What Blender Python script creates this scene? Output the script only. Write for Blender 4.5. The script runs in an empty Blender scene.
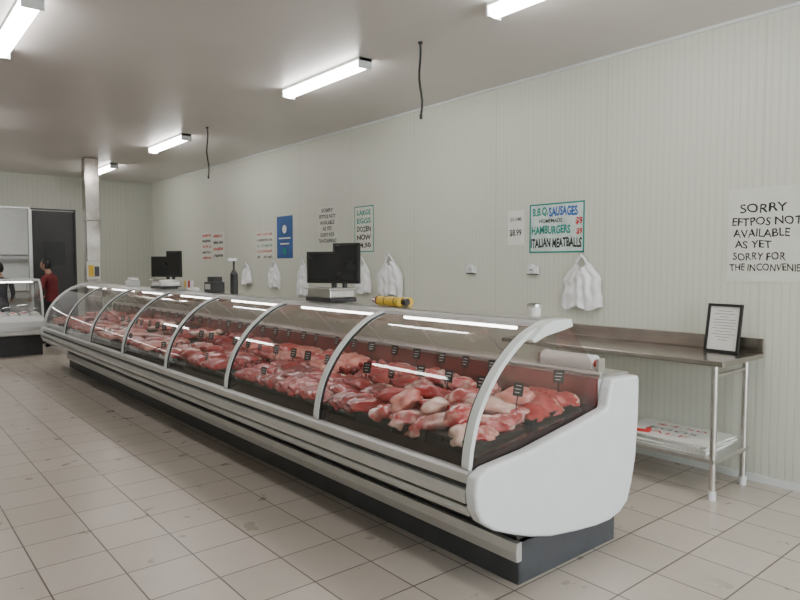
import bpy, math, random
from mathutils import Vector, Matrix, noise, Euler
random.seed(7)
R=random.random
def U(a,b): return a+(b-a)*R()
scene=bpy.context.scene
col=scene.collection

# ------------------------------------------------------------ materials
def nt(name):
    m=bpy.data.materials.new(name); m.use_nodes=True
    n=m.node_tree; n.nodes.clear()
    o=n.nodes.new('ShaderNodeOutputMaterial')
    return m,n,o
def MAT(name,c,rough=.5,metal=0,var=.06,scale=8,c2=None,coat=0,bump=0,bscale=40,emit=None,es=0,trans=0,detail=3,lo=.35,hi=.65,spec=.5):
    m,n,o=nt(name)
    b=n.nodes.new('ShaderNodeBsdfPrincipled')
    tc=n.nodes.new('ShaderNodeTexCoord')
    nz=n.nodes.new('ShaderNodeTexNoise'); nz.inputs['Scale'].default_value=scale; nz.inputs['Detail'].default_value=detail
    n.links.new(tc.outputs['Object'],nz.inputs['Vector'])
    cr=n.nodes.new('ShaderNodeValToRGB')
    cr.color_ramp.elements[0].position=lo; cr.color_ramp.elements[1].position=hi
    if c2 is None:
        a=[max(0,x*(1-var)) for x in c]; d=[min(1,x*(1+var)) for x in c]
    else: a=c; d=c2
    cr.color_ramp.elements[0].color=(*a,1); cr.color_ramp.elements[1].color=(*d,1)
    n.links.new(nz.outputs['Fac'],cr.inputs['Fac'])
    n.links.new(cr.outputs['Color'],b.inputs['Base Color'])
    b.inputs['Roughness'].default_value=rough; b.inputs['Metallic'].default_value=metal
    b.inputs['Coat Weight'].default_value=coat; b.inputs['Coat Roughness'].default_value=.15
    b.inputs['Specular IOR Level'].default_value=spec
    if emit: b.inputs['Emission Color'].default_value=(*emit,1); b.inputs['Emission Strength'].default_value=es
    if bump:
        bn=n.nodes.new('ShaderNodeTexNoise'); bn.inputs['Scale'].default_value=bscale
        n.links.new(tc.outputs['Object'],bn.inputs['Vector'])
        bp=n.nodes.new('ShaderNodeBump'); bp.inputs['Strength'].default_value=bump; bp.inputs['Distance'].default_value=.01
        n.links.new(bn.outputs['Fac'],bp.inputs['Height']); n.links.new(bp.outputs['Normal'],b.inputs['Normal'])
    n.links.new(b.outputs[0],o.inputs['Surface'])
    return m
def GLASS(name,tint=(1,1,1),base=.05,amt=.6,rough=.0):
    m,n,o=nt(name)
    t=n.nodes.new('ShaderNodeBsdfTransparent'); t.inputs[0].default_value=(*tint,1)
    g=n.nodes.new('ShaderNodeBsdfGlossy'); g.inputs['Roughness'].default_value=rough; g.inputs[0].default_value=(1,1,1,1)
    lw=n.nodes.new('ShaderNodeLayerWeight'); lw.inputs['Blend'].default_value=.5
    p=n.nodes.new('ShaderNodeMath'); p.operation='POWER'; p.inputs[1].default_value=3.5
    n.links.new(lw.outputs['Facing'],p.inputs[0])
    q=n.nodes.new('ShaderNodeMath'); q.operation='MULTIPLY_ADD'; q.inputs[1].default_value=amt; q.inputs[2].default_value=base
    n.links.new(p.outputs[0],q.inputs[0])
    mx=n.nodes.new('ShaderNodeMixShader')
    n.links.new(q.outputs[0],mx.inputs[0]); n.links.new(t.outputs[0],mx.inputs[1]); n.links.new(g.outputs[0],mx.inputs[2])
    n.links.new(mx.outputs[0],o.inputs['Surface'])
    return m
def EMIT(name,c,s):
    m,n,o=nt(name); e=n.nodes.new('ShaderNodeEmission'); e.inputs[0].default_value=(*c,1); e.inputs[1].default_value=s
    n.links.new(e.outputs[0],o.inputs['Surface']); return m

def wall_mat(name,c,axis,joint=1.2,phase=0,rib=.05):
    m,n,o=nt(name); b=n.nodes.new('ShaderNodeBsdfPrincipled')
    tc=n.nodes.new('ShaderNodeTexCoord'); sx=n.nodes.new('ShaderNodeSeparateXYZ')
    n.links.new(tc.outputs['Object'],sx.inputs[0])
    def M(op,a,bv=None,cv=None):
        k=n.nodes.new('ShaderNodeMath'); k.operation=op
        for i,v in enumerate((a,bv,cv)):
            if v is None: continue
            if isinstance(v,(int,float)): k.inputs[i].default_value=v
            else: n.links.new(v,k.inputs[i])
        return k.outputs[0]
    y=sx.outputs[axis]
    s=M('SINE',M('MULTIPLY',y,2*math.pi/rib))
    r=M('POWER',M('MULTIPLY_ADD',s,.5,.5),6.0)
    f=M('FRACT',M('DIVIDE',M('ADD',y,phase+100*joint),joint))
    j=M('LESS_THAN',M('ABSOLUTE',M('SUBTRACT',f,.5)),.0035)
    nz=n.nodes.new('ShaderNodeTexNoise'); nz.inputs['Scale'].default_value=.8
    n.links.new(tc.outputs['Object'],nz.inputs['Vector'])
    cr=n.nodes.new('ShaderNodeValToRGB'); cr.color_ramp.elements[0].color=(*[x*.95 for x in c],1); cr.color_ramp.elements[1].color=(*c,1)
    n.links.new(nz.outputs['Fac'],cr.inputs[0])
    mx=n.nodes.new('ShaderNodeMix'); mx.data_type='RGBA'
    n.links.new(M('ADD',M('MULTIPLY',r,.13),M('MULTIPLY',j,.35)),mx.inputs[0])  # rib grooves get shade painted into the colour; joints are dark seams
    n.links.new(cr.outputs[0],mx.inputs[6]); mx.inputs[7].default_value=(c[0]*.5,c[1]*.5,c[2]*.48,1)
    n.links.new(mx.outputs[2],b.inputs['Base Color'])
    bp=n.nodes.new('ShaderNodeBump'); bp.inputs['Strength'].default_value=.25; bp.inputs['Distance'].default_value=.004
    n.links.new(M('SUBTRACT',1.0,M('MAXIMUM',r,j)),bp.inputs['Height']); n.links.new(bp.outputs[0],b.inputs['Normal'])
    b.inputs['Roughness'].default_value=.42
    n.links.new(b.outputs[0],o.inputs['Surface']); return m

def tile_mat():
    m,n,o=nt('floor_tile_mat'); b=n.nodes.new('ShaderNodeBsdfPrincipled')
    tc=n.nodes.new('ShaderNodeTexCoord'); mp=n.nodes.new('ShaderNodeMapping')
    mp.inputs['Location'].default_value=(.05,.1,0)
    n.links.new(tc.outputs['Object'],mp.inputs[0])
    br=n.nodes.new('ShaderNodeTexBrick'); br.offset=0; br.squash=1
    br.inputs['Scale'].default_value=1; br.inputs['Brick Width'].default_value=.33; br.inputs['Row Height'].default_value=.33
    br.inputs['Mortar Size'].default_value=.0045; br.inputs['Mortar Smooth'].default_value=.2; br.inputs['Bias'].default_value=0
    br.inputs['Color1'].default_value=(.52,.46,.40,1); br.inputs['Color2'].default_value=(.575,.51,.45,1)
    br.inputs['Mortar'].default_value=(.16,.135,.115,1)
    n.links.new(mp.outputs[0],br.inputs['Vector'])
    nz=n.nodes.new('ShaderNodeTexNoise'); nz.inputs['Scale'].default_value=5; nz.inputs['Detail'].default_value=6
    n.links.new(tc.outputs['Object'],nz.inputs['Vector'])
    cr=n.nodes.new('ShaderNodeValToRGB'); cr.color_ramp.elements[0].color=(.88,.87,.86,1); cr.color_ramp.elements[1].color=(1,1,1,1)
    n.links.new(nz.outputs['Fac'],cr.inputs[0])
    mx=n.nodes.new('ShaderNodeMix'); mx.data_type='RGBA'; mx.blend_type='MULTIPLY'; mx.inputs[0].default_value=1
    n.links.new(br.outputs['Color'],mx.inputs[6]); n.links.new(cr.outputs[0],mx.inputs[7])
    n.links.new(mx.outputs[2],b.inputs['Base Color'])
    mr=n.nodes.new('ShaderNodeMapRange'); mr.inputs[3].default_value=.22; mr.inputs[4].default_value=.38
    n.links.new(nz.outputs['Fac'],mr.inputs[0]); n.links.new(mr.outputs[0],b.inputs['Roughness'])
    bp=n.nodes.new('ShaderNodeBump'); bp.invert=True; bp.inputs['Strength'].default_value=.5; bp.inputs['Distance'].default_value=.003
    n.links.new(br.outputs['Fac'],bp.inputs['Height']); n.links.new(bp.outputs[0],b.inputs['Normal'])
    n.links.new(b.outputs[0],o.inputs['Surface']); return m

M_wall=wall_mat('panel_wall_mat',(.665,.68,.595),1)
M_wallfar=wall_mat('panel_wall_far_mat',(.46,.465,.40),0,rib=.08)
M_floor=tile_mat()
M_ceil=MAT('ceiling_mat',(.63,.59,.565),.36,var=.03,scale=1)
M_steel=MAT('stainless_mat',(.62,.60,.58),.28,1,.06,20)
M_steeld=MAT('bench_steel_mat',(.42,.38,.35),.25,1,.1,6)
M_alu=MAT('aluminium_mat',(.66,.66,.66),.35,.7,.03)
M_white=MAT('white_plastic_mat',(.76,.78,.80),.3,0,.02,coat=.3)
M_rib=MAT('rib_white_mat',(.72,.75,.74),.35,0,.02)
M_dark=MAT('dark_plastic_mat',(.03,.03,.033),.4,0,.1)
M_grey=MAT('kick_grey_mat',(.065,.068,.078),.45,0,.1)
M_black=MAT('black_mat',(.012,.012,.013),.35,0,.1)
M_rubber=MAT('rubber_mat',(.05,.05,.05),.6,0,.1)
M_glass=GLASS('case_glass_mat',(.89,.90,.89),.05,.6)
M_glassr=GLASS('rear_glass_mat',(.74,.67,.64),.07,.5)
M_glasse=GLASS('end_glass_mat',(.93,.90,.89),.06,.5)
M_tube=EMIT('fluoro_mat',(1,.985,.95),31)
M_ptube=EMIT('case_lamp_mat',(1,.94,.92),14)
M_paper=MAT('paper_mat',(.78,.78,.74),.7,0,.03)
M_paper2=MAT('paper_cream_mat',(.70,.715,.645),.7,0,.03)
M_paperb=MAT('paper_bluish_mat',(.62,.72,.70),.7,0,.12,9)
M_ink=MAT('ink_black_mat',(.02,.02,.02),.7,0,.1)
M_inkr=MAT('ink_red_mat',(.55,.04,.04),.7,0,.1)
M_inkb=MAT('ink_blue_mat',(.03,.12,.42),.7,0,.1)
M_inkg=MAT('ink_green_mat',(.02,.27,.22),.7,0,.1)
M_blue=MAT('poster_blue_mat',(.03,.10,.30),.5,0,.2,3)
M_bag=MAT('bag_plastic_mat',(.86,.87,.88),.3,0,.03,coat=.2)
M_yel=MAT('yellow_mat',(.75,.50,.05),.45,0,.1)
M_beef=MAT('beef_mat',(.34,.012,.016),.28,c2=(.58,.085,.075),scale=20,coat=.5,bump=.3,bscale=60,detail=6,lo=.42,hi=.75)
M_beef2=MAT('beef_dark_mat',(.19,.006,.010),.28,c2=(.40,.03,.035),scale=18,coat=.5,bump=.3,bscale=60,detail=6,lo=.4,hi=.75)
M_pink=MAT('pork_mat',(.56,.12,.10),.3,c2=(.74,.34,.28),scale=14,coat=.5,bump=.3,bscale=50,detail=6)
M_lamb=MAT('lamb_mat',(.42,.035,.04),.22,c2=(.78,.42,.36),scale=16,coat=.8,bump=.4,bscale=30,detail=6,lo=.44,hi=.66)
M_pack=MAT('wrapped_lamb_mat',(.46,.06,.06),.16,c2=(.82,.56,.50),scale=11,coat=1,bump=.6,bscale=26,detail=6,lo=.42,hi=.64)
M_chick=MAT('poultry_mat',(.72,.42,.34),.25,c2=(.84,.64,.55),scale=10,coat=.6,bump=.3,bscale=30)
M_fat=MAT('fat_mat',(.72,.45,.37),.35,c2=(.82,.64,.54),scale=20,coat=.4)
M_tray=MAT('meat_tray_mat',(.02,.018,.018),.25,0,.1)
M_trayw=MAT('meat_tray_white_mat',(.6,.58,.56),.3,0,.05)
M_liner=MAT('case_liner_mat',(.05,.035,.033),.2,.4,.15)
M_backlin=MAT('rear_liner_mat',(.36,.14,.13),.18,.6,.08)  # red reflection of the meat put into the liner colour
M_skin=MAT('skin_mat',(.42,.24,.17),.5,0,.05)
M_hair=MAT('hair_mat',(.012,.010,.009),.45,0,.2,40)
M_redsh=MAT('red_shirt_mat',(.16,.02,.025),.8,0,.15)
M_dksh=MAT('dark_shirt_mat',(.03,.03,.04),.8,0,.15)
M_pants=MAT('trousers_mat',(.02,.02,.025),.8,0,.15)
M_door=MAT('dark_door_mat',(.030,.027,.030),.4,0,.15,2)
M_post=MAT('post_cladding_mat',(.30,.26,.235),.2,1,.3,3,c2=(.62,.58,.55))  # brownish reflections on the stainless put into the mottled colour
M_eye=MAT('eye_mat',(.7,.7,.68),.2,0,.02)
M_lip=MAT('lip_mat',(.35,.12,.10),.5,0,.02)
M_hoop=MAT('tag_white_mat',(.85,.85,.85),.6,0,.02)

# ------------------------------------------------------------ builders
def empty(name,loc=None):
    o=bpy.data.objects.new(name,None); col.objects.link(o); o.empty_display_size=.1; return o
class MB:
    def __init__(s): s.v=[];s.f=[];s.m=[];s.mats=[];s.sm=[]
    def mi(s,mat):
        if mat not in s.mats: s.mats.append(mat)
        return s.mats.index(mat)
    def add(s,vs,fs,mat,smooth=False,mx=None):
        b=len(s.v); i=s.mi(mat) if not isinstance(mat,list) else None
        s.v+= [tuple(mx@Vector(p)) if mx else tuple(p) for p in vs]
        for k,f in enumerate(fs):
            s.f.append([b+q for q in f]); s.m.append(i if i is not None else s.mi(mat[k])); s.sm.append(smooth)
    def box(s,x0,x1,y0,y1,z0,z1,mat,mx=None):
        vs=[(x,y,z) for x in(x0,x1) for y in(y0,y1) for z in(z0,z1)]
        s.add(vs,[(0,1,3,2),(4,6,7,5),(0,4,5,1),(2,3,7,6),(0,2,6,4),(1,5,7,3)],mat,mx=mx)
    def prism(s,poly,y0,y1,mat,axis='Y',smooth=False):
        n=len(poly)
        P=(lambda a,b,t:(a,t,b)) if axis=='Y' else ((lambda a,b,t:(t,a,b)) if axis=='X' else (lambda a,b,t:(a,b,t)))
        vs=[P(a,b,y0) for a,b in poly]+[P(a,b,y1) for a,b in poly]
        s.add(vs,[tuple(range(n)),tuple(range(2*n-1,n-1,-1))],mat)
        s.add(vs,[(i,i+n,(i+1)%n+n,(i+1)%n) for i in range(n)],mat,smooth)
    def cyl(s,p0,p1,r0,mat,r1=None,seg=16,caps=True):
        if r1 is None:r1=r0
        p0=Vector(p0);p1=Vector(p1);d=(p1-p0).normalized()
        a=d.orthogonal().normalized(); b=d.cross(a)
        vs=[]
        for p,r in((p0,r0),(p1,r1)):
            for i in range(seg):
                t=2*math.pi*i/seg; vs.append(p+a*math.cos(t)*r+b*math.sin(t)*r)
        s.add(vs,[(i,(i+1)%seg,(i+1)%seg+seg,i+seg) for i in range(seg)],mat,True)
        if caps: s.add(vs,[tuple(range(seg-1,-1,-1)),tuple(range(seg,2*seg))],mat)
    def tube(s,pts,r,mat,seg=8):
        pts=[Vector(p) for p in pts]
        for a,b in zip(pts,pts[1:]):
            s.cyl(a,b,r,mat,seg=seg)
    def sheet(s,grid,mat,smooth=True):
        nu=len(grid);nv=len(grid[0]); vs=[p for row in grid for p in row]
        s.add(vs,[(i*nv+j,i*nv+j+1,(i+1)*nv+j+1,(i+1)*nv+j) for i in range(nu-1) for j in range(nv-1)],mat,smooth)
    def obj(s,name,parent=None,bevel=0,seg=2):
        me=bpy.data.meshes.new(name); me.from_pydata([tuple(p) for p in s.v],[],s.f)
        for m in s.mats: me.materials.append(m)
        me.polygons.foreach_set('material_index',s.m); me.polygons.foreach_set('use_smooth',s.sm); me.update()
        import bmesh
        if bevel:
            bm=bmesh.new(); bm.from_mesh(me); bmesh.ops.remove_doubles(bm,verts=bm.verts,dist=1e-5); bmesh.ops.recalc_face_normals(bm,faces=bm.faces); bm.to_mesh(me); bm.free()
        o=bpy.data.objects.new(name,me); col.objects.link(o)
        if parent: o.parent=parent
        if bevel:
            b=o.modifiers.new('bevel','BEVEL'); b.width=bevel; b.segments=seg; b.limit_method='ANGLE'; b.angle_limit=math.radians(35)
        return o
def box(name,x0,x1,y0,y1,z0,z1,mat,parent=None,bevel=0):
    b=MB(); b.box(x0,x1,y0,y1,z0,z1,mat); return b.obj(name,parent,bevel)
def prism(name,poly,y0,y1,mat,parent=None,bevel=0,axis='Y',seg=2):
    b=MB(); b.prism(poly,y0,y1,mat,axis); return b.obj(name,parent,bevel,seg)

WALL_ROT=Euler((math.radians(90),0,math.radians(-90))).to_matrix()
def text(name,s,center,w,h,mat,parent,rot=WALL_ROT,bold=.012,wob=.0):
    cu=bpy.data.curves.new('tmp_txt','FONT'); cu.body=s; cu.size=1; cu.offset=bold; cu.resolution_u=3
    o=bpy.data.objects.new('tmp_txt',cu); col.objects.link(o); bpy.context.view_layer.update()
    dg=bpy.context.evaluated_depsgraph_get()
    me=bpy.data.meshes.new_from_object(o.evaluated_get(dg)); bpy.data.objects.remove(o)
    xs=[v.co.x for v in me.vertices]; ys=[v.co.y for v in me.vertices]
    x0,x1,y0,y1=min(xs),max(xs),min(ys),max(ys)
    mm=rot.to_4x4(); mm.translation=Vector(center)
    for v in me.vertices:
        x=((v.co.x-x0)/(x1-x0)-.5)*w; y=((v.co.y-y0)/(y1-y0)-.5)*h
        y+=wob*h*math.sin(x/h*2.3+len(s)); x+=wob*h*.7*math.sin(y/h*5+x/h*1.7)
        v.co=mm@Vector((x,y,0))
    me.materials.clear(); me.materials.append(mat); me.name=name
    t=bpy.data.objects.new(name,me); col.objects.link(t)
    if parent: t.parent=parent
    return t

# ------------------------------------------------------------ room
WX=4.72; FY=13.73; CZ=3.2; LX=-2.6; BY=-2.6
box('floor',LX-.1,WX+.1,BY-.1,FY+3.2,-.1,0,M_floor)
box('ceiling',LX-.1,WX+.1,BY-.1,FY+3.2,CZ,CZ+.1,M_ceil)
box('wall_right',WX,WX+.1,BY,FY+3.1,0,CZ,M_wall)
box('wall_left',LX-.1,LX,BY,FY+3.1,0,CZ,M_wall)
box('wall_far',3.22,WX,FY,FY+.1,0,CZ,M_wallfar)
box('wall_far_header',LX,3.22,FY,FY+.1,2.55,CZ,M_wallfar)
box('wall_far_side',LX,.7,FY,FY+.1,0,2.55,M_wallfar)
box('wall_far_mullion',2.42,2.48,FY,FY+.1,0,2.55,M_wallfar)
box('wall_backroom',LX,WX,FY+3.1,FY+3.2,0,CZ,M_white)
# shopfront wall with glazed openings behind the photographer
w=MB(); w.box(LX,WX,BY-.1,BY,0,.25,M_wallfar); w.box(LX,WX,BY-.1,BY,2.8,CZ,M_wallfar); w.box(LX,.4,BY-.1,BY,.25,2.8,M_wallfar)  # unseen left section made solid to hold back daylight on that side
for x in (.4,2.5,WX-.1): w.box(x,x+.1,BY-.1,BY,.25,2.8,M_alu)
w.obj('wall_front')
for i,(a,b_) in enumerate(((.5,2.5),(2.6,WX-.1))):
    box('window_%d'%(i+1),a,b_,BY-.055,BY-.05,.25,2.8,M_glass)
# trims
tr=MB(); tr.box(WX-.012,WX,BY,FY,0,.05,M_rib); tr.obj('baseboard_right')
tr=MB(); tr.box(WX-.02,WX,BY,FY,CZ-.02,CZ,M_rib); tr.obj('trim_1')
# door
d=MB(); d.box(2.48,3.22,FY+.03,FY+.08,0,2.53,M_door)
d.box(2.50,3.20,FY+.02,FY+.03,.05,.35,M_steel); d.box(2.53,2.55,FY-.02,FY+.03,1.0,1.15,M_steel)
d.box(2.66,3.04,FY+.022,FY+.03,1.5,1.95,M_black)
d.obj('door_1')
tr=MB()
for x in (.7,2.42): tr.box(x-.0,x+.05,FY-.02,FY,0,2.55,M_alu)
tr.box(3.2,3.23,FY-.02,FY,0,2.57,M_door); tr.box(2.45,3.23,FY-.02,FY,2.55,2.57,M_door); tr.box(.7,2.45,FY-.02,FY,2.55,2.58,M_alu)
tr.obj('trim_2')
# low bench seen through the opening
s=MB()
s.box(1.2,3.4,FY+2.4,FY+3.0,.9,.94,M_steel); s.box(1.25,3.35,FY+2.9,FY+3.0,1.7,1.74,M_steel)
for x in (1.2,2.25,3.36):
    for y in (FY+2.42,FY+2.95): s.box(x,x+.04,y,y+.04,0,.9 if y<FY+2.6 else 1.74,M_steel)
for k in range(5):
    x=1.4+k*.36; s.box(x,x+.25,FY+2.6,FY+2.85,.94,.94+U(.1,.25),M_paper)
s.obj('preparation_bench')

# ------------------------------------------------------------ ceiling lights
def batten(x,y0,y1,cz=CZ):
    e=empty('fluorescent_light')
    b=MB()
    b.prism([(x-.07,cz),(x-.06,cz-.025),(x+.06,cz-.025),(x+.07,cz)],y0,y1,M_rib)
    for y in (y0,y1-.015): b.box(x-.066,x+.066,y,y+.015,cz-.085,cz,M_rib)
    b.obj('housing',e)
    n=12; pts=[(x+.064*math.cos(math.pi+math.pi*i/n),cz-.025+.062*math.sin(math.pi+math.pi*i/n)) for i in range(n+1)]
    d=MB(); d.prism(pts,y0+.015,y1-.015,M_tube); d.obj('diffuser',e)
for (x,y0,y1) in ((3.235,1.68,2.92),(3.235,4.31,5.56),(3.29,8.25,9.5),(3.3,11.4,12.65),(.885,4.66,5.92),(.885,8.25,9.5),(.885,11.4,12.65),(.885,1.2,2.4),(3.2,-1.2,.05),(1.5,14.6,15.8),(2.75,14.4,15.6)):  # battens out of view over the shop floor are added for illumination
    batten(x,y0,y1)
def cord(x,y,z1):
    b=MB(); b.cyl((x,y,CZ-.015),(x,y,CZ),.018,M_black)
    pts=[(x+.010*math.sin(k*.9),y+.012*math.sin(k*.6),CZ-.01-(CZ-.01-z1)*k/10) for k in range(11)]
    b.tube(pts,.009,M_black); b.cyl(pts[-1],(pts[-1][0],pts[-1][1],z1-.03),.012,M_black)
    b.obj('hanging_cable')
cord(3.33,3.74,2.65); cord(3.33,7.69,2.6)

# ------------------------------------------------------------ post
p=MB(); p.box(2.74,2.95,11.0,11.2,0,CZ,M_post); p.box(2.735,2.955,10.995,11.205,2.2,2.22,M_steel); p.obj('support_post',bevel=.01)
nb=empty('notice_box'); box('board',2.73,2.93,10.97,10.994,1.28,1.56,M_paper,nb,.004)
box('leaflet',2.75,2.83,10.962,10.97,1.32,1.5,M_yel,nb); box('leaflet_2',2.84,2.91,10.962,10.97,1.32,1.48,M_grey,nb)

# ------------------------------------------------------------ main display case
Y0,Y1=1.90,10.38
case=empty('meat_display_case')
ctrl=[(1.99,.615),(2.0,.70),(2.035,.82),(2.09,.92),(2.165,1.015),(2.26,1.10),(2.37,1.17),(2.49,1.21)]
def smooth(c,n=3):
    out=[]
    for i in range(len(c)-1):
        p0=Vector(c[max(0,i-1)]);p1=Vector(c[i]);p2=Vector(c[i+1]);p3=Vector(c[min(len(c)-1,i+2)])
        for k in range(n):
            t=k/n
            out.append(tuple(.5*((2*p1)+(p2-p0)*t+(2*p0-5*p1+4*p2-p3)*t*t+(3*p1-p0-3*p2+p3)*t**3)))
    out.append(c[-1]); return out
G=smooth(ctrl)
def offs(c,d):
    out=[]
    for i,p in enumerate(c):
        a=Vector(c[max(0,i-1)]);b=Vector(c[min(len(c)-1,i+1)]); t=(b-a).normalized(); n=Vector((-t.y,t.x))
        q=Vector(p)+n*d; out.append((q.x,q.y))
    return out
def band(c,d0,d1): return offs(c,d0)+offs(c,d1)[::-1]
ribs=[1.925+1.2*k for k in range(8)]; ribs[-1]=10.34
g=MB()
for k in range(7):
    a=ribs[k]+.02; b_=ribs[k+1]-.02
    g.sheet([[(x,a,z) for x,z in G],[(x,b_,z) for x,z in G]],M_glass)
g.obj('curved_front_glass',case)
r=MB()
for k,y in enumerate(ribs): 
    r.prism(band(G,-.010,.014),y-.022,y+.022,M_rib,smooth=True)
r.obj('curved_ribs',case)
r=MB()
for k,y in enumerate(ribs[1:-1]):
    for s_ in (-1,1): r.prism(band(G,-.004,.006),y+s_*.028-.005,y+s_*.028+.005,M_black,smooth=True)
r.prism(band(G,-.004,.006),ribs[0]+.024,ribs[0]+.036,M_black,smooth=True)
r.obj('glass_seals',case)
# end glass panels
endp=G+[(2.66,1.215),(2.97,.92),(2.93,.76),(2.7,.72),(2.3,.655)]
for y in (Y0+.004,Y1-.008):
    b=MB(); b.add([(x,y,z) for x,z in endp],[tuple(range(len(endp)))],M_glasse); b.obj('end_glass',case)
# rear sliding glass + frames
b=MB(); b.sheet([[(2.67,Y0,1.205),(2.97,Y0,.92)],[(2.67,Y1,1.205),(2.97,Y1,.92)]],M_glassr,False); b.obj('rear_glass',case)
b=MB()
b.cyl((2.97,Y0,.925),(2.97,Y1,.925),.012,M_alu,seg=8)
for k,y in enumerate([1.925+.6*i for i in range(1,15)]):
    b.cyl((2.67,y,1.205),(2.97,y,.925),.005,M_alu,seg=6)
b.obj('rear_frames',case)
# canopy
prism('canopy',[(2.46,1.205),(2.475,1.222),(2.52,1.232),(2.68,1.232),(2.69,1.20),(2.66,1.195),(2.5,1.195)],Y0,Y1,M_alu,case)
prism('canopy_top',[(2.52,1.2321),(2.685,1.2321),(2.685,1.236),(2.52,1.236)],Y0+.01,Y1-.01,M_steel,case)
CAP=[(2.36,1.155),(2.45,1.215),(2.52,1.236),(2.66,1.238),(2.675,1.20),(2.60,1.185),(2.46,1.165),(2.38,1.14)]
prism('canopy_end_cap',CAP,Y0-.03,Y0+.05,M_rib,case,.004)
prism('canopy_end_cap_far',CAP,Y1-.05,Y1+.03,M_rib,case,.004)
b=MB()
for k in range(7): b.cyl((2.55,ribs[k]+.2,1.182),(2.55,ribs[k+1]-.12,1.182),.009,M_ptube,seg=10)
b.obj('case_lamps',case)
# bumper and lower front
b=MB()
b.prism([(1.965,.56),(1.965,.60),(1.975,.612),(2.03,.62),(2.03,.56)],Y0,Y1,M_alu)
b.prism([(1.98,.535),(1.98,.56),(2.03,.56),(2.03,.535)],Y0,Y1,M_rubber)
b.prism([(1.955,.475),(1.95,.505),(1.955,.535),(2.03,.535),(2.03,.475)],Y0,Y1,M_alu)
b.prism([(1.985,.455),(1.985,.475),(2.03,.475),(2.03,.455)],Y0,Y1,M_rubber)
b.prism([(1.975,.415),(1.965,.435),(1.97,.455),(2.03,.455),(2.03,.415)],Y0,Y1,M_alu)
b.obj('bumper_rails',case)
prism('under_panel',[(2.0,.415),(2.03,.56),(2.5,.56),(2.5,.2),(2.31,.2),(2.295,.24),(2.1,.36)],Y0,Y1,M_dark,case)
prism('lower_rail',[(2.275,.125),(2.27,.17),(2.275,.215),(2.31,.215),(2.31,.125)],Y0-.02,Y1,M_alu,case)
b=MB(); b.box(2.315,3.12,Y0+.0,Y1,0,.22,M_grey); b.box(2.31,2.32,Y0,Y1,0,.125,M_grey)
b.obj('plinth',case)
b=MB(); b.box(2.5,3.2,Y0,Y1,.2,.63,M_rib); b.box(2.94,3.22,Y0,Y1,.63,.90,M_rib); b.box(2.95,3.24,Y0,Y1,.90,.912,M_steel); b.obj('rear_body',case)
prism('rear_liner',[(2.93,.70),(2.94,.905),(2.945,.905),(2.94,.70)],Y0,Y1,M_backlin,case)
prism('display_deck',[(1.995,.62),(2.02,.66),(2.93,.76),(2.93,.64),(2.0,.60)],Y0,Y1,M_liner,case)
EP=[(1.955,.60),(1.945,.53),(1.955,.46),(1.99,.40),(2.07,.345),(2.18,.30),(2.32,.25),(2.47,.21),(2.68,.18),(2.85,.162),(2.97,.16),(3.07,.18),(3.14,.225),(3.18,.32),(3.215,.45),(3.235,.70),(3.235,.90),(2.98,.91),(2.95,.86),(2.925,.76),(2.7,.72),(2.3,.655),(2.02,.63)]
prism('end_panel',EP,Y0-.07,Y0,M_white,case,.018,seg=4)
prism('end_panel_far',EP,Y1,Y1+.07,M_white,case,.018,seg=4)

# ------------------------------------------------------------ meat
def blob(mb,c,s,rot,seed,mat,sub=2,amp=.22,freq=2.2,sq=1.0,fat=None):
    import bmesh
    key=sub
    if key not in ICO:
        bm=bmesh.new(); bmesh.ops.create_icosphere(bm,subdivisions=sub,radius=1)
        ICO[key]=([v.co.copy() for v in bm.verts],[[v.index for v in f.verts] for f in bm.faces]); bm.free()
    V,F=ICO[key]; mx=Matrix.Translation(Vector(c))@Euler(rot).to_matrix().to_4x4()
    vs=[]
    for v in V:
        p=v.copy()
        if sq!=1: p=Vector([math.copysign(abs(q)**sq,q) for q in p]); 
        n=noise.noise(v*freq+Vector((seed*3.1,seed*1.7,seed)))
        p=p*(1+amp*n)
        vs.append((p.x*s[0],p.y*s[1],p.z*s[2]))
    if fat:
        ms=[]
        for f in F:
            a=sum((V[i] for i in f),Vector())/3
            ms.append(fat if (abs(a.z)<.55 and a.x+.25*noise.noise(a*2+Vector((seed,0,0)))>.62) else mat)
        mb.add(vs,F,ms,True,mx)
    else: mb.add(vs,F,mat,True,mx)
ICO={}
meat=MB(); trays=MB()
def deckz(x): return .66+(x-2.02)*.11
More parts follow.
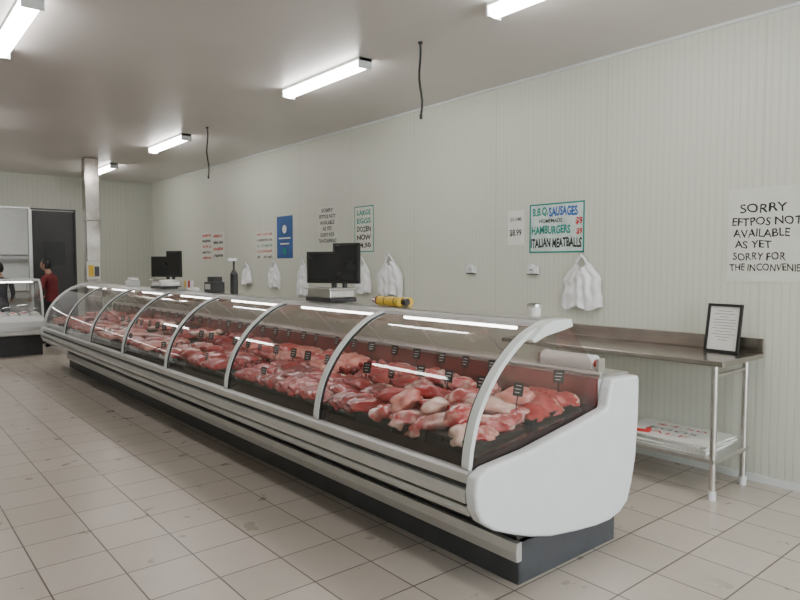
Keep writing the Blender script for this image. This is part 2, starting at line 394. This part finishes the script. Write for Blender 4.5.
def tray(x0,x1,y0,y1,kind,sub=2,tm=None):
    tm=tm or (M_trayw if R()<.35 else M_tray)
    zc=deckz((x0+x1)/2)+.012; sl=math.atan(.11)
    mx=Matrix.Translation(((x0+x1)/2,(y0+y1)/2,zc))@Matrix.Rotation(-sl,4,'Y')
    hx,hy=(x1-x0)/2,(y1-y0)/2
    trays.box(-hx,hx,-hy,hy,-.006,.0,tm,mx)
    for a in ((-hx,-hx+.006,-hy,hy),(hx-.006,hx,-hy,hy),(-hx,hx,-hy,-hy+.006),(-hx,hx,hy-.006,hy)): trays.box(*a,0,.022,tm,mx)
    def W(x,y,z): return tuple(mx@Vector((x,y,z)))
    if kind in('steak','chop','rump','porksteak'):
        m={'steak':M_beef,'chop':M_lamb,'rump':M_beef2,'porksteak':M_pink}[kind]
        n=6 if hy>.13 else 4; nc=2 if R()<.5 else 3
        for c in range(nc):
            cw=2*hx/nc
            for k in range(n):
                x=-hx+cw*(c+.5); y=-hy+.045+(2*hy-.09)*k/(n-1)
                blob(meat,W(x+U(-.012,.012),y,.032+U(0,.008)),(cw*.5,.062,.011),(U(.35,.55),sl*-1+U(-.08,.08),U(-.4,.4)),U(0,99),m,sub,.34,1.7,.75,M_fat if R()<.55 else None)
    elif kind=='roast':
        for c in range(2):
            for k in range(2):
                blob(meat,W(-hx/2+hx*c+U(-.01,.01),-hy/2+hy*k,.045),(hx*.5,hy*.48,U(.042,.055)),(U(-.15,.15),U(-.2,.2),U(-.4,.4)),U(0,99),random.choice([M_beef,M_lamb,M_beef2]),sub,.3,1.7,1,M_fat)
    elif kind=='mince':
        blob(meat,W(0,0,.02),(hx*.9,hy*.9,.05),(0,0,0),U(0,99),M_beef,3,.35,7)
    elif kind=='sausage':
        for k in range(int(hy*2/.03)):
            y=-hy+.025+k*.03
            for l in range(2):
                blob(meat,W(U(-.01,.01),y,.02+l*.026),(hx*.85,.015,.015),(0,0,U(-.08,.08)),U(0,99),M_pink if k%7 else M_beef,sub,.08,1.5)
    elif kind=='chicken':
        for k in range(9):
            blob(meat,W(U(-hx*.65,hx*.65),U(-hy*.7,hy*.7),.03+.012*k/2),(.065,.04,.026),(U(-.3,.3),U(-.3,.3),U(0,6)),U(0,99),M_chick,sub,.3,1.8)
    elif kind=='diced':
        for k in range(30):
            blob(meat,W(U(-hx*.8,hx*.8),U(-hy*.8,hy*.8),U(.015,.055)),(.024,.02,.017),(U(0,3),U(0,3),U(0,6)),U(0,99),random.choice([M_beef,M_beef,M_beef2]),1,.2,1.8,.8)
kinds=['steak','rump','porksteak','chop','roast','diced','mince','sausage','chicken','steak','rump','steak','chop']
for bay in range(7):
    ya=ribs[bay]+.03; yb=ribs[bay+1]-.03
    for row,(x0,x1) in enumerate(((2.035,2.46),(2.475,2.88))):
        n=4; dy=(yb-ya)/n
        for k in range(n):
            y=ya+k*dy
            if bay==0:
                kd=[['lambleg','lambleg','lambleg','rump'],['steak','lambleg','lambleg','steak']][row][k]
                if kd=='lambleg':
                    trays.box(x0,x1,y+.005,y+dy-.005,deckz(x0)-.0,deckz(x1)+.005,M_tray)
                    continue
                tray(x0,x1,y+.005,y+dy-.005,kd,3,M_tray)
            elif bay==1:
                kd=[['steak','steak','rump','steak'],['steak','diced','porksteak','chop']][row][k]
                tray(x0,x1,y+.005,y+dy-.005,kd,3,M_tray)
            else:
                kd=random.choice(kinds)
                tray(x0,x1,y+.005,y+dy-.005,kd,2)
# vacuum packed lamb legs / shoulders heaped in the first bay
for lay,nn in ((0,20),(1,12)):
    for i in range(nn):
        if lay==0: fx=(i%4)/3; fy=(i//4)/4; x=2.12+.54*fx+U(-.03,.03); y=2.08+.74*fy+U(-.04,.04)
        else: fx=(i%3)/2; fy=(i//3)/3; x=2.2+.38*fx+U(-.03,.03); y=2.16+.56*fy+U(-.04,.04)
        z=deckz(x)+.048+.055*lay
        blob(meat,(x,y,z),(U(.095,.125),U(.062,.078),U(.040,.052)),(U(-.3,.3),U(-.3,.3),U(-.9,.9)),U(0,99),random.choice([M_pack,M_pack,M_pack,M_chick,M_lamb,M_beef,M_pink]),3,.40,1.7,1,M_fat if R()<.5 else None)
for i in range(6):
    y=1.99+i*.03; x=2.16+.13*(i%4)
    blob(meat,(x,y,deckz(x)+.055),(.085,.05,.016),(U(.2,.5),U(-.2,.2),U(-.7,.7)),U(0,99),random.choice([M_lamb,M_beef]),3,.4,2,.8,M_fat)
mt=empty('raw_meat_cuts'); meat.obj('cuts',mt); trays.obj('trays',mt)
# price tickets
tk=MB()
for bay in range(7):
    for k in range(5):
        for row,x in enumerate((2.10,2.45,2.84)):
            if (row==0 and R()<.75) or (row and R()<.1): continue
            y=ribs[bay]+.13+k*.235+U(-.03,.03); z=deckz(x)+(.06,.105,.12)[row]+(.045 if bay==0 and row==1 and k<4 else 0)
            w_=.028 
            mx=Matrix.Translation((x,y,z))@Matrix.Rotation(U(-.1,.5),4,'Z')@Matrix.Rotation(.2,4,'Y')
            tk.box(-.0015,.0015,-w_,w_,0,.068,M_black,mx); tk.box(-.001,.001,-.003,.003,-.08,0,M_black,mx)
            for q,(a,b2) in enumerate(((-.019,.014),(-.016,.019),(-.010,.016))):
                tk.box(-.0022,-.0015,a,b2,.050-q*.017,.0535-q*.017,M_hoop,mx)
tk.obj('price_tickets')

# ------------------------------------------------------------ things on the case
CT=1.2385
M_screen=MAT('screen_mat',(.015,.015,.018),.15,0,.1)
def pos_scale(y,x=2.62,s=1.0,two=True):
    e=empty('retail_scale')
    b=MB(); b.box(x-.11,x+.11,y-.17,y+.17,CT,CT+.03,M_dark); b.box(x-.105,x+.105,y-.15,y+.15,CT+.03,CT+.085,M_steel)
    b.box(x-.125,x+.125,y-.175,y+.175,CT+.085,CT+.10,M_steel); b.obj('base',e,.005)
    b=MB(); b.cyl((x+.03,y,CT+.09),(x+.03,y,CT+.2),.02,M_dark); b.cyl((x+.06,y-.09,CT+.09),(x+.06,y-.09,CT+.2),.018,M_dark); b.obj('pole',e)
    b=MB()
    def scr(yc,ang,w_,z0,z1,mx_):
        mx=Matrix.Translation((x+mx_,yc,0))@Matrix.Rotation(ang,4,'Z')
        b.box(-.02,.012,-w_/2,w_/2,z0,z1,M_black,mx); b.box(-.023,-.02,-w_/2+.015,w_/2-.015,z0+.02,z1-.015,M_screen,mx)
        b.box(.012,.035,-w_/3,w_/3,z0+.03,z1-.04,M_black,mx)
    scr(y+.06,.45,.27,CT+.13,CT+.36,-.02)
    if two: scr(y-.12,.35,.22,CT+.13,CT+.42,.06)
    b.obj('displays',e,.006)
pos_scale(3.92); pos_scale(7.25,two=True)
# yellow packed rolls
b=MB()
b.cyl((2.60,3.10,CT+.03),(2.60,3.32,CT+.03),.03,M_yel,seg=20); b.cyl((2.66,3.08,CT+.028),(2.66,3.28,CT+.028),.028,M_yel,seg=20)
b.cyl((2.62,3.06,CT+.03),(2.62,3.10,CT+.03),.022,M_dark,seg=16); b.cyl((2.60,3.325,CT+.032),(2.62,3.40,CT+.032),.03,M_beef2,.018,seg=16)
for y in (3.14,3.24): b.cyl((2.60,y,CT+.031),(2.60,y+.006,CT+.031),.031,M_dark,seg=20)
b.obj('yellow_wrap_rolls')
b=MB(); b.cyl((2.62,2.07,CT),(2.62,2.07,CT+.052),.034,M_paper,seg=24); b.cyl((2.62,2.07,CT+.052),(2.62,2.07,CT+.064),.037,M_steel,seg=24); b.cyl((2.62,2.07,CT+.064),(2.62,2.07,CT+.066),.030,M_dark,seg=24); b.obj('lidded_tub')
# pump bottle, box
b=MB(); b.cyl((2.63,5.53,CT),(2.63,5.53,CT+.18),.035,M_dark); b.cyl((2.63,5.53,CT+.18),(2.63,5.53,CT+.22),.035,M_dark,.012); b.cyl((2.63,5.53,CT+.22),(2.63,5.53,CT+.3),.01,M_dark); b.box(2.57,2.65,5.51,5.55,CT+.3,CT+.325,M_white); b.obj('pump_bottle')
b=MB(); b.box(2.55,2.68,5.84,6.02,CT,CT+.10,M_dark); b.box(2.57,2.67,5.87,5.99,CT+.10,CT+.15,M_rubber); b.box(2.545,2.55,5.87,5.99,CT+.03,CT+.08,M_steel); b.obj('ticket_printer',bevel=.006)
b=MB(); b.box(2.55,2.68,6.45,6.7,CT,CT+.03,M_steel)
for k in range(4): b.cyl((2.62,6.5+.05*k,CT+.03),(2.62,6.5+.05*k,CT+.1),.018,[M_white,M_inkr,M_white,M_yel][k])
b.obj('sauce_tray')
b=MB(); b.box(2.55,2.68,8.3,8.46,CT,CT+.07,M_white); b.box(2.57,2.67,8.32,8.44,CT+.07,CT+.11,M_steel); b.obj('tape_dispenser',bevel=.008)
# bag roll on rear sill
b=MB(); zc=.914+.047
b.cyl((3.07,2.0,zc),(3.07,2.34,zc),.046,M_bag,seg=28); b.cyl((3.07,1.98,zc),(3.07,2.0,zc),.02,M_inkr); b.cyl((3.07,2.34,zc),(3.07,2.36,zc),.02,M_inkr)
for y in(1.97,2.37): b.box(3.04,3.10,y-.008,y+.008,.914,zc+.03,M_steel)
b.obj('bag_roll')

# ------------------------------------------------------------ bench
be=empty('steel_bench')
BY0,BY1=1.75,3.55; BX0,BX1=4.07,4.70
b=MB(); b.box(BX0,BX1,BY0,BY1,.865,.90,M_steeld); b.box(BX1-.02,BX1,BY0,BY1,.90,1.0,M_steeld); b.obj('top',be,.006)
b=MB()
for x in (4.12,4.58):
    for y in (1.82,3.45):
        b.cyl((x,y,.06),(x,y,.87),.02,M_steel,seg=14); b.cyl((x,y,0),(x,y,.06),.024,M_white,.026,seg=14)
b.obj('legs',be)
b=MB(); b.box(4.10,4.62,1.80,3.47,.235,.262,M_steel); b.obj('undershelf',be,.004)
b=MB(); b.cyl((4.12,1.82,.80),(4.58,1.82,.80),.012,M_steel); b.obj('cross_rail',be)
# signs stacked on undershelf
sg=empty('stacked_signs')
b=MB()
for k in range(6):
    mx=Matrix.Translation((4.36+U(-.02,.02),2.22+U(-.03,.03),.263+.012*k))@Matrix.Rotation(U(-.15,.15) if k<5 else 0,4,'Z')
    b.box(-.22,.22,-.33,.33,0,.009,M_paper,mx)
b.obj('boards',sg)
flat=Euler((0,0,math.radians(-90))).to_matrix()
zt=.263+.012*5+.0095
text('sign_text','SALE',(4.25,2.22,zt),.36,.06,M_inkr,sg,flat,wob=.05,bold=0); text('sign_text','EGGS',(4.36,2.2,zt),.34,.055,M_ink,sg,flat,wob=.05,bold=0); text('sign_text','$4.50',(4.47,2.2,zt),.36,.06,M_inkr,sg,flat,bold=0)
b=MB()
mx=Matrix.Translation((4.17,2.45,.333))@Matrix.Rotation(.3,4,'Z')
b.box(-.04,.04,-.16,.16,0,.02,M_inkr,mx); b.box(-.03,.03,-.13,.13,.02,.023,M_paper,mx); b.obj('red_packet',sg)
# framed certificate
f=empty('framed_certificate')
mx=Matrix.Translation((4.50,1.955,.902))@Matrix.Rotation(math.radians(-6),4,'Z')@Matrix.Rotation(math.radians(9),4,'Y')
b=MB(); 
for a in ((-.12,-.104,0,.335),(.104,.12,0,.335),(-.104,.104,0,.018),(-.104,.104,.317,.335)): b.box(-.008,.012,a[0],a[1],a[2],a[3],M_black,mx)
b.box(.004,.008,-.107,.107,.018,.322,M_paper,mx)
for k in range(11):
    z=.285-.02*k; w_=(.05,.07,.03,.075,.08,.07,.08,.06,.08,.05,.03)[k]; b.box(.0030,.0045,-w_,w_,z,z+.003,M_rubber,mx)
b.box(.012,.018,-.02,.02,.01,.25,M_black,mx)
b.obj('frame',f)

# ------------------------------------------------------------ wall signs
def sheet(name,y0,y1,z0,z1,mat,th=.004):
    return box(name,WX-th,WX-.0005,min(y0,y1),max(y0,y1),z0,z1,mat)
TX=WX-.0055
s=sheet('eftpos_notice',1.40,2.02,1.385,2.03,M_paper2)
for t,yc,z,w_,h in (('SORRY',1.79,1.89,.30,.062),('EFTPOS NOT',1.77,1.80,.44,.056),('AVAILABLE',1.80,1.72,.36,.056),('AS YET',1.85,1.643,.24,.052),('SORRY FOR',1.81,1.56,.34,.052),('THE INCONVENIENCE',1.72,1.485,.56,.050)):
    text('lettering',t,(TX,yc,z),w_,h,M_ink,s,wob=.07,bold=.012)
s=sheet('bbq_sausages_sign',3.20,3.785,1.61,2.05,M_paperb)
b=MB()
for a in ((3.20,3.785,1.61,1.624),(3.20,3.785,2.036,2.05),(3.20,3.214,1.61,2.05),(3.771,3.785,1.61,2.05)): b.box(TX-.001,TX+.002,*a,M_inkg)
b.obj('border',s)
text('lettering','B.B.Q.',(TX,3.665,1.975),.17,.085,M_inkg,s,bold=.04,wob=.05); text('lettering','SAUSAGES',(TX,3.42,1.975),.30,.085,M_inkb,s,bold=.04,wob=.05)
text('lettering','HOMEMADE',(TX,3.55,1.895),.25,.035,M_ink,s,bold=.03,wob=.05)
text('lettering','HAMBURGERS',(TX,3.55,1.815),.42,.075,M_inkg,s,bold=.04,wob=.05)
text('lettering','ITALIAN MEATBALLS',(TX,3.495,1.70),.54,.085,M_ink,s,bold=.035,wob=.05)
text('lettering','$9',(TX,3.255,1.88),.07,.07,M_inkr,s,bold=.04); text('lettering','$9',(TX,3.25,1.79),.06,.06,M_inkr,s,bold=.04)
s=sheet('price_sign',3.85,4.045,1.69,2.01,M_paper)
text('lettering','LEG LAMB',(TX,3.95,1.93),.14,.035,M_ink,s,wob=.05); text('lettering','$8.99',(TX,3.95,1.80),.14,.07,M_ink,s,bold=.02)
s=sheet('eggs_sign',6.13,6.52,1.66,2.22,M_paper2)
b=MB()
for a in ((6.13,6.52,1.66,1.672),(6.13,6.52,2.208,2.22),(6.13,6.142,1.66,2.22),(6.508,6.52,1.66,2.22)): b.box(TX-.001,TX+.002,*a,M_inkg)
b.obj('border',s)
for i,(t,m) in enumerate((('LARGE',M_inkg),('EGGS',M_inkg),('DOZEN',M_ink),('NOW',M_ink),('$4.50',M_ink))):
    text('lettering',t,(TX,6.325,2.14-.1*i),.28,.065,m,s,wob=.06,bold=.03)
s=sheet('eftpos_notice',6.9,7.36,1.78,2.27,M_paper2)
for i,(t,w_) in enumerate((('SORRY',.28),('EFTPOS NOT',.38),('AVAILABLE',.34),('AS YET',.22),('SORRY FOR',.33),('THE INCONVENIENCE',.42))):
    text('lettering',t,(TX,7.13,2.22-.08*i),w_,.052,M_ink,s,wob=.06,bold=.025)
s=sheet('blue_poster',8.02,8.47,1.60,2.21,M_blue)
b=MB(); b.cyl((TX,8.25,2.02),(TX+.002,8.25,2.02),.06,M_paper,seg=24); b.box(TX,TX+.002,8.08,8.41,1.88,1.90,M_paper); b.box(TX,TX+.002,8.12,8.37,1.80,1.82,M_paper); b.cyl((TX-.001,8.25,1.70),(TX+.002,8.25,1.70),.05,M_inkg,seg=24)
b.obj('artwork',s)
def scrib(s,y0,y1,z0,z1,rows,mats):
    b=MB()
    for i in range(rows):
        z=z1-(z1-z0)*(i+.6)/rows; h=(z1-z0)/rows*.28; m=mats[i%len(mats)]
        n=14; pts=[(TX,y1-.04-(y1-y0-.08)*k/n,z+(h if k%2 else -h)*U(.6,1)) for k in range(n+1)]
        for a,c in zip(pts,pts[1:]):
            if R()<.85: b.cyl(a,c,.005,m,seg=5)
    b.obj('handwriting',s)
s=sheet('handwritten_sign',8.57,9.13,1.59,2.02,M_paper2); scrib(s,8.57,9.13,1.59,2.02,5,[M_inkr,M_ink,M_inkg])
s=sheet('handwritten_sign',10.28,10.74,1.62,2.07,M_paper2); scrib(s,10.28,10.74,1.62,2.07,4,[M_inkr,M_ink])
s=sheet('handwritten_sign',10.78,11.22,1.59,2.085,M_paper2); scrib(s,10.78,11.22,1.59,2.085,5,[M_inkr,M_ink])
# wall outlets
for y in (4.517,3.74):
    b=MB(); b.box(WX-.02,WX,y-.06,y+.06,1.42,1.49,M_white); b.box(WX-.035,WX-.02,y-.035,y+.035,1.43,1.48,M_white); b.cyl((WX-.04,y,1.485),(WX-.0,y,1.485),.022,M_white)
    b.box(WX-.037,WX-.035,y-.012,y-.006,1.45,1.465,M_dark); b.box(WX-.037,WX-.035,y+.006,y+.012,1.45,1.465,M_dark)
    b.box(WX-.03,WX,y-.055,y+.055,1.412,1.42,M_rubber)
    b.obj('power_outlet',bevel=.004)
# plastic bags
def bags(y0,y1,z0,z1,seed):
    e=empty('plastic_bags'); yc=(y0+y1)/2; hw=abs(y1-y0)/2; H=z1-z0; W=WX-.012
    b=MB(); nu,nv=34,36; gf=[];gb=[]
    for j in range(nv+1):
        t=j/nv; 
        wd=hw*(1-.10*t) if t<.62 else hw*(.938-(t-.62)/.38*.62)
        rf=[];rb=[]
        for i in range(nu+1):
            u=-1+2*i/nu
            fold=math.sin(u*7+seed+2*t)*.5+math.sin(u*15+seed*2-t*3)*.45+noise.noise(Vector((u*4,t*5,seed)))*1.3
            d=.055*(1-abs(u)**2.5)*(1-.5*t)+.018*fold*(1-abs(u)**4)
            yy=yc+u*wd*(1+.04*math.sin(t*9+seed))+.012*noise.noise(Vector((t*6,seed,u))); zz=z0+H*.86*t+.018*math.sin(u*6+seed)*(1-t)
            if t>.75: zz-= .07*(1-abs(u))**1.3*((t-.75)/.25)
            rf.append((W-.002-max(.002,d),yy,zz)); rb.append((W,yy,zz))
        gf.append(rf);gb.append(rb)
    b.sheet(gf,M_bag); b.sheet(gb,M_bag)
    for sgn in(-1,1):
        top=hw*.2
        b.tube([(W-.015,yc+sgn*hw*.28,z0+H*.82),(W-.02,yc+sgn*top*.7,z0+H*.93),(W-.03,yc,z1)],.011,M_bag)
    b.obj('bundle',e)
    h=MB(); h.tube([(WX-.001,yc,z1+.01),(WX-.05,yc,z1-.005),(WX-.06,yc,z1+.015)],.005,M_steel); h.obj('hook',e)
for i,a in enumerate(((3.01,3.41,1.136,1.59),(5.57,6.05,1.154,1.63),(6.17,6.50,1.16,1.60),(7.58,7.88,1.09,1.60),(8.35,8.73,1.17,1.58),(9.26,9.62,1.2,1.55))): bags(*a,seed=i*2.3+1)

# ------------------------------------------------------------ second case at the end of the shop
c2=empty('glass_display_counter')
CX0,CX1=-.9,2.3; D=11.95
prism('plinth',[(D+.2,0),(D+.2,.33),(D+.85,.33),(D+.85,0)],CX0,CX1,M_dark,c2,axis='X')
prism('front_ledge',[(D+.02,.36),(D-.02,.46),(D-.02,.58),(D+.05,.66),(D+.85,.66),(D+.85,.33),(D+.2,.33)],CX0,CX1,M_white,c2,.01,axis='X')
prism('trim_strip',[(D-.03,.44),(D-.03,.49),(D-.0,.49),(D-.0,.44)],CX0,CX1,M_alu,c2,axis='X')
prof=[(D+.03,.66),(D+.05,.85),(D+.10,1.02),(D+.18,1.16),(D+.28,1.24)]
b=MB(); b.sheet([[(CX0,y,z) for y,z in smooth(prof)],[(CX1,y,z) for y,z in smooth(prof)]],M_glass); b.obj('front_glass',c2)
pp=smooth(prof)
for x in (CX0,CX1-.03): prism('end_frame',band(pp,-.012,.012),x,x+.03,M_rib,c2,axis='X')
b=MB(); b.add([(CX1-.01,y,z) for y,z in pp+[(D+.75,1.24),(D+.8,.66)]],[tuple(range(len(pp)+2))],M_glass); b.obj('end_glass',c2)
prism('top_shelf',[(D+.26,1.235),(D+.26,1.27),(D+.72,1.27),(D+.72,1.235)],CX0,CX1,M_rib,c2,.005,axis='X')
prism('inner_shelf',[(D+.3,.95),(D+.3,.96),(D+.75,.96),(D+.75,.95)],CX0,CX1,M_glass,c2,axis='X')
b=MB(); b.cyl((CX0+.1,D+.35,1.22),(CX1-.1,D+.35,1.22),.01,M_ptube,seg=8); b.obj('lamp',c2)
b=MB()
for x in(CX0+.02,CX1-.05): b.box(x,x+.03,D+.72,D+.76,.66,1.25,M_alu)
b.obj('rear_posts',c2)
gd=empty('packaged_goods'); b=MB()
for k in range(20):
    x=CX0+.1+k*.155; 
    b.box(x,x+.12,D+.2,D+.45,.662,.70,M_paper if k%3 else M_steel); blob(b,(x+.06,D+.32,.705),(.05,.10,.02),(0,0,0),k,random.choice([M_pink,M_paper,M_lamb]),2,.2)
b.obj('trays',gd)

# ------------------------------------------------------------ people
def skinmesh(name,chains,mats,matfn,mx,parent,sub=2,root=0):
    J,E=chains; ids=list(J); me=bpy.data.meshes.new(name)
    me.from_pydata([J[i][0] for i in ids],[(ids.index(a),ids.index(b)) for a,b in E],[])
    o=bpy.data.objects.new(name,me); col.objects.link(o)
    o.modifiers.new('skin','SKIN')
    for k,i in enumerate(ids):
        r=J[i][1]; sv=me.skin_vertices[0].data[k]; sv.radius=r if isinstance(r,tuple) else (r,r); sv.use_root=(k==root)
    s_=o.modifiers.new('sub','SUBSURF'); s_.levels=sub; s_.render_levels=sub
    bpy.context.view_layer.update(); dg=bpy.context.evaluated_depsgraph_get()
    m2=bpy.data.meshes.new_from_object(o.evaluated_get(dg)); bpy.data.objects.remove(o)
    m2.materials.clear()
    for m in mats: m2.materials.append(m)
    for p_ in m2.polygons: p_.use_smooth=True; p_.material_index=matfn(p_.center)
    m2.transform(mx)
    o=bpy.data.objects.new(name,m2); col.objects.link(o); o.parent=parent; return o
def person(name,x,y,ang,H,shirt,reach,lean):
    e=empty(name); k=H/1.75
    mx=Matrix.Translation((x,y,0))@Matrix.Rotation(ang,4,'Z')@Matrix.Scale(k,4)
    L=lambda z:-lean*max(0,z-.95)
    J={'pel':((0,0,.95),(.15,.11)),'sp':((0,L(1.1),1.10),(.135,.10)),'ch':((0,L(1.3),1.30),(.165,.115)),'nb':((0,L(1.44),1.44),(.085,.07)),'nk':((0,L(1.53)-.01,1.53),(.052,.055)),'hd':((0,L(1.6)-.015,1.60),(.05,.05))}
    E=[('pel','sp'),('sp','ch'),('ch','nb'),('nb','nk'),('nk','hd')]
    hands=[]
    for s_ in(-1,1):
        n='l' if s_>0 else 'r'
        J[n+'hip']=((s_*.09,0,.88),.095); J[n+'th']=((s_*.10,-.01,.68),.078); J[n+'kn']=((s_*.10,-.02,.50),.058); J[n+'cf']=((s_*.10,.01,.34),.055); J[n+'an']=((s_*.10,.02,.09),.038); J[n+'to']=((s_*.115,-.13,.045),(.042,.032))
        E+=[('pel',n+'hip'),(n+'hip',n+'th'),(n+'th',n+'kn'),(n+'kn',n+'cf'),(n+'cf',n+'an'),(n+'an',n+'to')]
        sh=Vector((s_*.185,L(1.41),1.41)); el=Vector((s_*.235,L(1.2)-.02-reach*.08,1.13)); wr=Vector((s_*(.24-.06*reach),el.y-.03-.20*reach,.90+.16*reach))
        J[n+'sh']=(tuple(sh),.062); J[n+'el']=(tuple(el),.045); J[n+'wr']=(tuple(wr),(.028,.024))
        E+=[('ch',n+'sh'),(n+'sh',n+'el'),(n+'el',n+'wr')]; hands.append((s_,el,wr))
    def mf(c):
        if c.z<.075: return 3
        if c.z<.93 and abs(c.x)<.2 and c.y>-.16: return 1
        if c.z>1.475: return 2
        return 0
    skinmesh('body',(J,E),[shirt,M_pants,M_skin,M_black],mf,mx,e)
    for s_,el,wr in hands:
        d=(wr-el).normalized(); side=Vector((-s_,0,0)); side=(side-d*side.dot(d)).normalized()
        J={'w':(tuple(wr-d*.02),(.024,.02)),'p':(tuple(wr+d*.045),(.036,.016)),'p2':(tuple(wr+d*.075),(.038,.014))}; E=[('w','p'),('p','p2')]
        skinmesh('palm',(J,E),[M_skin],lambda c:0,mx,e)
        fwd=(Vector((0,-1,0))-d*d.dot(Vector((0,-1,0)))).normalized()
        for q,(off,ln) in enumerate(((-.028,.065),(-.009,.078),(.010,.074),(.028,.06))):
            b0=wr+d*.07+fwd*(-off); c1=b0+d*ln*.5; c2_=c1+(d+side*.45).normalized()*ln*.3; c3=c2_+(d+side*1.1).normalized()*ln*.25
            J={'a':(tuple(b0),.009),'b':(tuple(c1),.0085),'c':(tuple(c2_),.008),'d':(tuple(c3),.007)}
            skinmesh('finger_%d'%(q+1),(J,[('a','b'),('b','c'),('c','d')]),[M_skin],lambda c:0,mx,e,1)
        b0=wr+d*.02+fwd*.02; c1=b0+(d+fwd).normalized()*.04; c2_=c1+(d*1.2+fwd*.4).normalized()*.035
        skinmesh('thumb',({'a':(tuple(b0),.012),'b':(tuple(c1),.0105),'c':(tuple(c2_),.0085)},[('a','b'),('b','c')]),[M_skin],lambda c:0,mx,e,1)
    import bmesh
    hc=Vector((0,L(1.64)-.03,1.645)); bm=bmesh.new(); bmesh.ops.create_uvsphere(bm,u_segments=32,v_segments=24,radius=1)
    for v in bm.verts:
        c=v.co.copy(); px=c.x*.076; py=c.y*.096; pz=c.z*.115
        if c.z<0: px*=1+.28*c.z; py*=1+.12*c.z
        if c.y<0 and c.z<-.1: py-=.008*min(1,-c.z*1.5)
        nose=math.exp(-((c.x/.16)**2+((c.z+.18)/.22)**2)) if c.y<0 else 0
        py-=.022*nose
        for sx_ in(-1,1):
            if c.y<0: py+=.010*math.exp(-(((c.x-sx_*.40)/.2)**2+((c.z-.04)/.12)**2))
        if c.y<0: py-=.005*math.exp(-((c.x/.3)**2+((c.z+.52)/.07)**2))
        v.co=(px,py,pz)
    me=bpy.data.meshes.new('head'); bm.to_mesh(me); bm.free(); me.materials.append(M_skin)
    for p_ in me.polygons: p_.use_smooth=True
    me.transform(mx@Matrix.Translation(hc)); o=bpy.data.objects.new('head',me); col.objects.link(o); o.parent=e
    b=MB()
    hm=mx@Matrix.Translation(hc)
    def feat(s3,mat,pos,amp=0):
        blob(b,(0,0,0),s3,(0,0,0),1,mat,2,amp); n_=len(ICO[2][0])
        for q in range(len(b.v)-n_,len(b.v)): b.v[q]=tuple(hm@(Vector(b.v[q])+Vector(pos)))
    for sx_ in(-1,1):
        feat((.012,.008,.009),M_eye,(sx_*.03,-.078,.004)); feat((.005,.004,.005),M_hair,(sx_*.03,-.084,.004))
        feat((.010,.020,.032),M_skin,(sx_*.078,.01,-.005),.1); feat((.017,.004,.004),M_hair,(sx_*.03,-.086,.026))
    feat((.024,.008,.007),M_lip,(0,-.092,-.058),.05)
    b.obj('face_features',e)
    bm=bmesh.new(); bmesh.ops.create_uvsphere(bm,u_segments=32,v_segments=24,radius=1)
    kill=[v for v in bm.verts if (v.co.y<-.25 and v.co.z<.42) or (v.co.z<-.15 and v.co.y<.1) or v.co.z<-.62]
    bmesh.ops.delete(bm,geom=kill,context='VERTS')
    for v in bm.verts:
        n_=1+.03*noise.noise(v.co*6); v.co=(v.co.x*.085*n_,v.co.y*.106*n_+.004,v.co.z*.126*n_)
    me=bpy.data.meshes.new('hair'); bm.to_mesh(me); bm.free(); me.materials.append(M_hair)
    for p_ in me.polygons: p_.use_smooth=True
    me.transform(hm); o=bpy.data.objects.new('hair',me); col.objects.link(o); o.parent=e
person('shop_assistant',2.66,13.0,math.radians(-130),1.60,M_redsh,.7,.16)
person('customer',1.84,13.15,math.radians(170),1.54,M_dksh,.7,.08)

# ------------------------------------------------------------ world, camera
wd=bpy.data.worlds.new('world'); scene.world=wd; wd.use_nodes=True
bg=wd.node_tree.nodes['Background']; bg.inputs[0].default_value=(.90,.95,1,1); bg.inputs[1].default_value=9.0
cam=bpy.data.cameras.new('camera'); co=bpy.data.objects.new('camera',cam); col.objects.link(co)
co.location=(0,0,1.5); co.rotation_euler=(math.radians(86.9),0,math.radians(-39.9))
cam.sensor_width=36; cam.lens=28.94; cam.clip_end=100
scene.camera=co
